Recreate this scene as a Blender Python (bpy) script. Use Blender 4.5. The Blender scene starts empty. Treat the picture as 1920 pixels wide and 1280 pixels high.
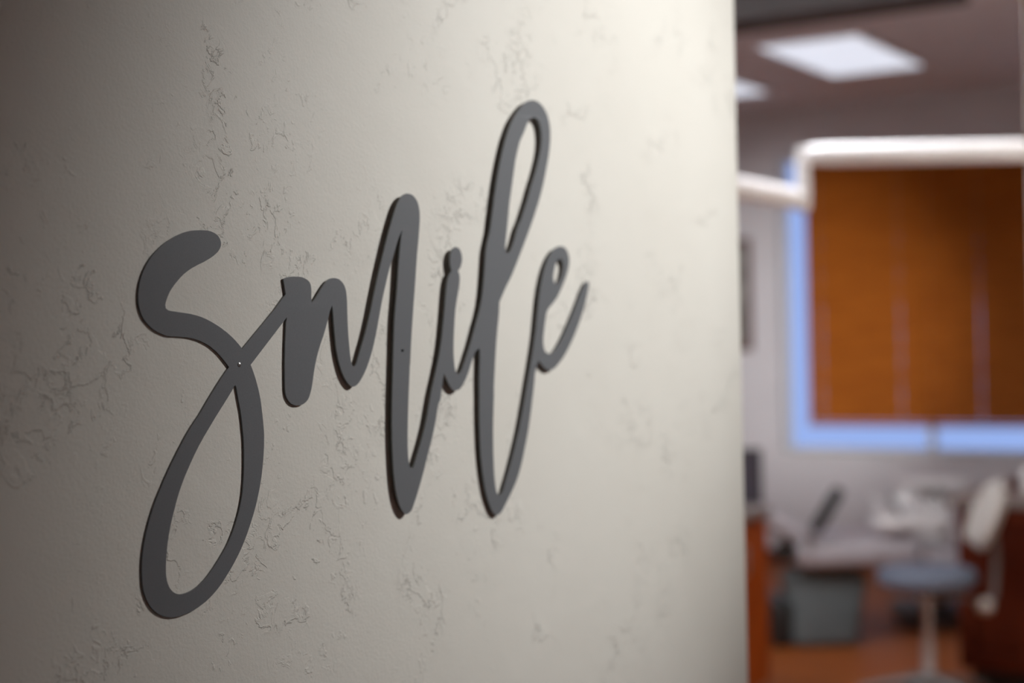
import bpy, bmesh, math, random
from mathutils import Vector, Matrix
from mathutils.geometry import tessellate_polygon

# ------------------------------------------------------------------ camera
scene = bpy.context.scene
COL = scene.collection
R = math.radians
cam_data = bpy.data.cameras.new('camera')
cam = bpy.data.objects.new('camera', cam_data)
COL.objects.link(cam)
cam.matrix_world = (Matrix.Translation((0, 0, 1.6)) @ Matrix.Rotation(R(31.8), 4, 'Z')
                    @ Matrix.Rotation(R(90), 4, 'X') @ Matrix.Rotation(-0.021, 4, 'Z'))
cam_data.sensor_width = 36
cam_data.lens = 55
cam_data.clip_start = 0.02
cam_data.dof.use_dof = True
cam_data.dof.focus_distance = 1.085
cam_data.dof.aperture_fstop = 3.7
scene.camera = cam

# ------------------------------------------------------------------ sky, exposure
world = bpy.data.worlds.new('sky')
scene.world = world
world.use_nodes = True
bg = world.node_tree.nodes['Background']
bg.inputs['Color'].default_value = (0.36, 0.50, 0.90, 1)
bg.inputs['Strength'].default_value = 1.0
vs = scene.view_settings
vs.view_transform = 'Standard'
vs.look = 'None'
vs.exposure = 0.0
vs.gamma = 1.0
vs.use_curve_mapping = False

# lamp levels (each lamp is built with its own fixture below)
WALL_SPOT_W = 105.0
PANEL_SEEN = 0.82
PANEL_FILL = 23.0  # for the unseen panels added to light the room
DENTAL_W = 900.0

# ------------------------------------------------------------------ helpers
def lin(c):
    return tuple(((v / 255 + .055) / 1.055) ** 2.4 if v > 10 else v / 255 / 12.92 for v in c)

def mat(name, col, rough=.5, metal=0., noise=.06, scale=30., bump=0., emit=None, strength=0., coat=0.):
    m = bpy.data.materials.new(name)
    m.use_nodes = True
    nt = m.node_tree
    b = nt.nodes['Principled BSDF']
    geo = nt.nodes.new('ShaderNodeNewGeometry')
    n = nt.nodes.new('ShaderNodeTexNoise')
    n.inputs['Scale'].default_value = scale
    n.inputs['Detail'].default_value = 4
    nt.links.new(geo.outputs['Position'], n.inputs['Vector'])
    ramp = nt.nodes.new('ShaderNodeValToRGB')
    ramp.color_ramp.elements[0].position = .3
    ramp.color_ramp.elements[1].position = .7
    ramp.color_ramp.elements[0].color = (*[max(0, c * (1 - noise)) for c in col], 1)
    ramp.color_ramp.elements[1].color = (*[min(1, c * (1 + noise)) for c in col], 1)
    nt.links.new(n.outputs['Fac'], ramp.inputs['Fac'])
    nt.links.new(ramp.outputs['Color'], b.inputs['Base Color'])
    b.inputs['Roughness'].default_value = rough
    b.inputs['Metallic'].default_value = metal
    b.inputs['Coat Weight'].default_value = coat
    if bump:
        bn = nt.nodes.new('ShaderNodeBump')
        bn.inputs['Distance'].default_value = bump
        nt.links.new(n.outputs['Fac'], bn.inputs['Height'])
        nt.links.new(bn.outputs['Normal'], b.inputs['Normal'])
    if emit:
        b.inputs['Emission Color'].default_value = (*emit, 1)
        b.inputs['Emission Strength'].default_value = strength
    return m

def wood(name, dark, light, rough=.45, stretch=(40, 40, 3), spec=.25):
    m = bpy.data.materials.new(name)
    m.use_nodes = True
    nt = m.node_tree
    b = nt.nodes['Principled BSDF']
    geo = nt.nodes.new('ShaderNodeNewGeometry')
    mp = nt.nodes.new('ShaderNodeMapping')
    mp.inputs['Scale'].default_value = stretch
    n = nt.nodes.new('ShaderNodeTexNoise')
    n.inputs['Scale'].default_value = 1.0
    n.inputs['Detail'].default_value = 6
    n.inputs['Distortion'].default_value = .8
    ramp = nt.nodes.new('ShaderNodeValToRGB')
    ramp.color_ramp.elements[0].position = .35
    ramp.color_ramp.elements[1].position = .68
    ramp.color_ramp.elements[0].color = (*dark, 1)
    ramp.color_ramp.elements[1].color = (*light, 1)
    nt.links.new(geo.outputs['Position'], mp.inputs['Vector'])
    nt.links.new(mp.outputs['Vector'], n.inputs['Vector'])
    nt.links.new(n.outputs['Fac'], ramp.inputs['Fac'])
    nt.links.new(ramp.outputs['Color'], b.inputs['Base Color'])
    b.inputs['Roughness'].default_value = rough
    b.inputs['Specular IOR Level'].default_value = spec
    return m

def plaster():
    """hand-trowelled wall finish: low plateaus with crisp ragged edges, scattered crumbs, fine roller grain"""
    m = bpy.data.materials.new('trowelled_plaster')
    m.use_nodes = True
    nt = m.node_tree
    N, L = nt.nodes, nt.links
    b = N['Principled BSDF']
    b.inputs['Roughness'].default_value = .62
    geo = N.new('ShaderNodeNewGeometry')
    def noise(scale, detail=4, dist=0., rough=.5, off=(0, 0, 0), sc=(1, 1, 1)):
        mp = N.new('ShaderNodeMapping')
        mp.inputs['Location'].default_value = off
        mp.inputs['Scale'].default_value = sc
        L.new(geo.outputs['Position'], mp.inputs['Vector'])
        n = N.new('ShaderNodeTexNoise')
        n.inputs['Scale'].default_value = scale
        n.inputs['Detail'].default_value = detail
        n.inputs['Roughness'].default_value = rough
        n.inputs['Distortion'].default_value = dist
        L.new(mp.outputs['Vector'], n.inputs['Vector'])
        return n.outputs['Fac']
    def step(src, lo, hi, a=0., c=1.):
        r = N.new('ShaderNodeMapRange')
        r.interpolation_type = 'SMOOTHSTEP'
        for k, v in (('From Min', lo), ('From Max', hi), ('To Min', a), ('To Max', c)):
            r.inputs[k].default_value = v
        L.new(src, r.inputs['Value'])
        return r.outputs['Result']
    def op(kind, a, c):
        q = N.new('ShaderNodeMath')
        q.operation = kind
        for k, v in enumerate((a, c)):
            if isinstance(v, (int, float)):
                q.inputs[k].default_value = v
            else:
                L.new(v, q.inputs[k])
        return q.outputs[0]
    patch = step(noise(8, 2, .4, .5, (2, 5, 6)), .47, .60)
    base = noise(13, 3, .5, .5)
    ragged = noise(60, 5, .7, .65, (3, 7, 1))
    # trowel skips: threshold of a broad field roughened by a finer one, only in loose patches
    field = op('ADD', base, op('MULTIPLY', op('SUBTRACT', ragged, .5), .55))
    plateau = op('MULTIPLY', op('MULTIPLY', step(field, .55, .575), patch), .00036)
    lip = op('MULTIPLY', op('MULTIPLY', step(field, .54, .56), step(field, .56, .60, 1., 0.)), .00034)
    lip = op('MULTIPLY', op('MULTIPLY', lip, patch), step(noise(34, 2, 0, .5, (5, 1, 9)), .45, .60))
    # crumbs and pits
    crumb = op('MULTIPLY', step(noise(95, 4, .8, .6, (1, 2, 3)), .59, .66), .00034)
    crumb = op('MULTIPLY', crumb, step(noise(12, 2, .3, .5, (8, 2, 4)), .50, .64))
    swell = op('MULTIPLY', noise(24, 3, .3), .0007)
    grain = op('MULTIPLY', noise(420, 3, 0, .65), .00027)
    h = op('ADD', op('ADD', plateau, lip), op('ADD', crumb, op('ADD', swell, grain)))
    bn = N.new('ShaderNodeBump')
    bn.inputs['Strength'].default_value = 1.0
    bn.inputs['Distance'].default_value = 1.0
    L.new(h, bn.inputs['Height'])
    L.new(bn.outputs['Normal'], b.inputs['Normal'])
    tint = N.new('ShaderNodeValToRGB')
    tint.color_ramp.elements[0].position = .3
    tint.color_ramp.elements[1].position = .7
    tint.color_ramp.elements[0].color = (.775, .730, .645, 1)
    tint.color_ramp.elements[1].color = (.805, .762, .678, 1)
    L.new(noise(6, 3), tint.inputs['Fac'])
    L.new(tint.outputs['Color'], b.inputs['Base Color'])
    return m

def floor_mat():
    m = bpy.data.materials.new('wood_plank_floor')
    m.use_nodes = True
    nt = m.node_tree
    b = nt.nodes['Principled BSDF']
    geo = nt.nodes.new('ShaderNodeNewGeometry')
    br = nt.nodes.new('ShaderNodeTexBrick')
    br.inputs['Color1'].default_value = (.30, .085, .018, 1)
    br.inputs['Color2'].default_value = (.24, .062, .013, 1)
    br.inputs['Mortar'].default_value = (.10, .035, .014, 1)
    br.inputs['Scale'].default_value = 1.0
    br.inputs['Mortar Size'].default_value = .002
    br.inputs['Brick Width'].default_value = 1.2
    br.inputs['Row Height'].default_value = .13
    nt.links.new(geo.outputs['Position'], br.inputs['Vector'])
    nt.links.new(br.outputs['Color'], b.inputs['Base Color'])
    b.inputs['Roughness'].default_value = .5
    b.inputs['Specular IOR Level'].default_value = .2
    return m

M = {}
M['plaster'] = plaster()
M['paint'] = mat('grey_wall_paint', (.67, .66, .685), .7, 0, .03, 3, .0004)
M['ceiling'] = mat('ceiling_paint', (.80, .79, .84), .8, 0, .03, 3, .0004)
M['beam'] = mat('dark_beam', (.055, .048, .046), .7, 0, .08, 5)  # one even near-black tone over the whole beam
M['floor'] = floor_mat()
M['sign'] = mat('grey_powder_coat', (.165, .167, .172), .40, 0, .05, 900, .00004)
M['sign'].node_tree.nodes['Principled BSDF'].inputs['IOR'].default_value = 1.6
M['steel'] = mat('screw_steel', (.55, .54, .52), .35, .9, .05, 300)
M['black_hole'] = mat('black_screw', (.03, .03, .03), .4, .5, .1, 300)
M['slat'] = wood('blind_wood', (.32, .083, .008), (.44, .130, .014), .55, (3, 40, 40), .12)
M['cord'] = mat('blind_cord', (.42, .26, .20), .8, 0, .1, 200)
M['vinyl'] = mat('white_vinyl', (.80, .80, .82), .4, 0, .02, 8)
M['white'] = mat('white_plastic', (.82, .80, .79), .35, 0, .02, 8)
M['cab'] = wood('red_brown_cabinet', (.060, .008, .002), (.085, .013, .003), .4, (30, 30, 3))
M['oak'] = wood('orange_cabinet', (.26, .045, .005), (.36, .075, .009), .42, (30, 30, 3))
M['counter'] = mat('taupe_laminate', (.17, .135, .12), .35, 0, .25, 120)
M['seat'] = mat('blue_grey_vinyl', (.105, .125, .165), .5, 0, .06, 60, .0004)
M['pad'] = mat('pale_grey_vinyl', (.47, .44, .40), .5, 0, .05, 60, .0004)
M['chair'] = mat('taupe_grey_vinyl', (.47, .44, .46), .45, 0, .05, 60, .0004)
M['dark'] = mat('charcoal_housing', (.10, .115, .115), .5, 0, .1, 20)
M['black'] = mat('black_plastic', (.015, .014, .013), .45, 0, .15, 20)
M['chrome'] = mat('brushed_metal', (.50, .49, .48), .35, .85, .05, 60)
M['dull_metal'] = mat('dull_grey_metal', (.15, .14, .135), .5, .3, .05, 60)
M['screen'] = mat('dark_screen', (.045, .04, .05), .25, 0, .05, 10)
M['panel'] = mat('light_diffuser', (.8, .82, .85), .6, 0, .02, 80, 0, (.80, .87, 1.0), PANEL_SEEN)
M['panel_fill'] = mat('added_fill_diffuser', (.8, .82, .85), .6, 0, .02, 80, 0, (.93, .95, 1.0), PANEL_FILL)  # glow of the added fill panels, much stronger than the visible ones
M['frame_wood'] = wood('maroon_frame', (.09, .022, .014), (.14, .036, .022), .4)
M['print'] = mat('landscape_print', (.30, .32, .30), .6, 0, .5, 5)
g = bpy.data.materials.new('window_glass')
g.use_nodes = True
gn = g.node_tree
gn.nodes.remove(gn.nodes['Principled BSDF'])
tr = gn.nodes.new('ShaderNodeBsdfTransparent')
tr.inputs['Color'].default_value = (.95, .97, 1, 1)
gl = gn.nodes.new('ShaderNodeBsdfGlossy')
gl.inputs['Roughness'].default_value = .02
fr = gn.nodes.new('ShaderNodeFresnel')
fr.inputs['IOR'].default_value = 1.45
mx = gn.nodes.new('ShaderNodeMixShader')
gn.links.new(fr.outputs[0], mx.inputs[0])
gn.links.new(tr.outputs[0], mx.inputs[1])
gn.links.new(gl.outputs[0], mx.inputs[2])
gn.links.new(mx.outputs[0], gn.nodes['Material Output'].inputs['Surface'])
M['glass'] = g

def tag(o, label=None, cat=None, group=None, kind=None):
    for k, v in (('label', label), ('category', cat), ('group', group), ('kind', kind)):
        if v:
            o[k] = v
    return o

def empty(name, label, cat, loc=(0, 0, 0), rz=0., group=None):
    o = bpy.data.objects.new(name, None)
    o.empty_display_size = .1
    COL.objects.link(o)
    o.location = loc
    o.rotation_euler = (0, 0, rz)
    return tag(o, label, cat, group)

def obj(name, bm, m, parent=None, smooth=False, kind=None):
    me = bpy.data.meshes.new(name)
    bmesh.ops.recalc_face_normals(bm, faces=bm.faces[:])
    bm.to_mesh(me)
    bm.free()
    me.materials.append(M[m])
    if smooth:
        for p in me.polygons:
            p.use_smooth = True
        me.set_sharp_from_angle(angle=R(40))
    o = bpy.data.objects.new(name, me)
    COL.objects.link(o)
    o.parent = parent
    if kind:
        o['kind'] = kind
    return o

def box(bm, x0, x1, y0, y1, z0, z1, bev=0., seg=2):
    v = [bm.verts.new(p) for p in ((x0, y0, z0), (x1, y0, z0), (x1, y1, z0), (x0, y1, z0),
                                   (x0, y0, z1), (x1, y0, z1), (x1, y1, z1), (x0, y1, z1))]
    fs = [bm.faces.new([v[i] for i in f]) for f in ((0, 3, 2, 1), (4, 5, 6, 7), (0, 1, 5, 4), (1, 2, 6, 5), (2, 3, 7, 6), (3, 0, 4, 7))]
    if bev:
        es = list({e for f in fs for e in f.edges})
        bmesh.ops.bevel(bm, geom=es, offset=bev, segments=seg, affect='EDGES', profile=.5)
    return bm

def B(*a, **k):
    return box(bmesh.new(), *a, **k)

def tube(bm, pts, rad, seg=12, cap=True, flat=1.):
    """tube through pts; rad is one radius or one per point; flat scales the section's second axis"""
    P = [Vector(p) for p in pts]
    rs = rad if isinstance(rad, (list, tuple)) else [rad] * len(P)
    rings = []
    for i, p in enumerate(P):
        t = (P[min(i + 1, len(P) - 1)] - P[max(i - 1, 0)]).normalized()
        up = Vector((0, 0, 1)) if abs(t.z) < .95 else Vector((0, 1, 0))
        a = t.cross(up).normalized()
        c = a.cross(t).normalized()
        rings.append([bm.verts.new(p + a * math.cos(2 * math.pi * k / seg) * rs[i] * flat + c * math.sin(2 * math.pi * k / seg) * rs[i]) for k in range(seg)])
    for r0, r1 in zip(rings, rings[1:]):
        for k in range(seg):
            bm.faces.new((r0[k], r0[(k + 1) % seg], r1[(k + 1) % seg], r1[k]))
    if cap:
        bm.faces.new(rings[0][::-1])
        bm.faces.new(rings[-1])
    return bm

def T(*a, **k):
    return tube(bmesh.new(), *a, **k)

def lathe(profile, seg=28, loc=(0, 0, 0), rot=None):
    bm = bmesh.new()
    rings = []
    for r, z in profile:
        if r < 1e-5:
            rings.append([bm.verts.new((0, 0, z))])
        else:
            rings.append([bm.verts.new((r * math.cos(2 * math.pi * k / seg), r * math.sin(2 * math.pi * k / seg), z)) for k in range(seg)])
    for r0, r1 in zip(rings, rings[1:]):
        for k in range(seg):
            q = [r0[k % len(r0)], r0[(k + 1) % len(r0)], r1[(k + 1) % len(r1)], r1[k % len(r1)]]
            q = [v for i, v in enumerate(q) if v not in q[:i]]
            if len(q) > 2:
                bm.faces.new(q)
    for r in (rings[0], rings[-1]):
        if len(r) > 2:
            bm.faces.new(r)
    mx_ = Matrix.Translation(loc)
    if rot:
        mx_ = mx_ @ rot
    bm.transform(mx_)
    return bm

def move(bm, m):
    bm.transform(m)
    return bm

def arc(points, n=6):
    """round the inner corners of a polyline"""
    P = [Vector(p) for p in points]
    out = [P[0]]
    for a, b_, c in zip(P, P[1:], P[2:]):
        d = min((b_ - a).length, (c - b_).length) * .45
        s, e = b_ + (a - b_).normalized() * d, b_ + (c - b_).normalized() * d
        for k in range(n + 1):
            t = k / n
            out.append(s * (1 - t) ** 2 + b_ * 2 * t * (1 - t) + e * t * t)
    out.append(P[-1])
    return out

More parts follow.
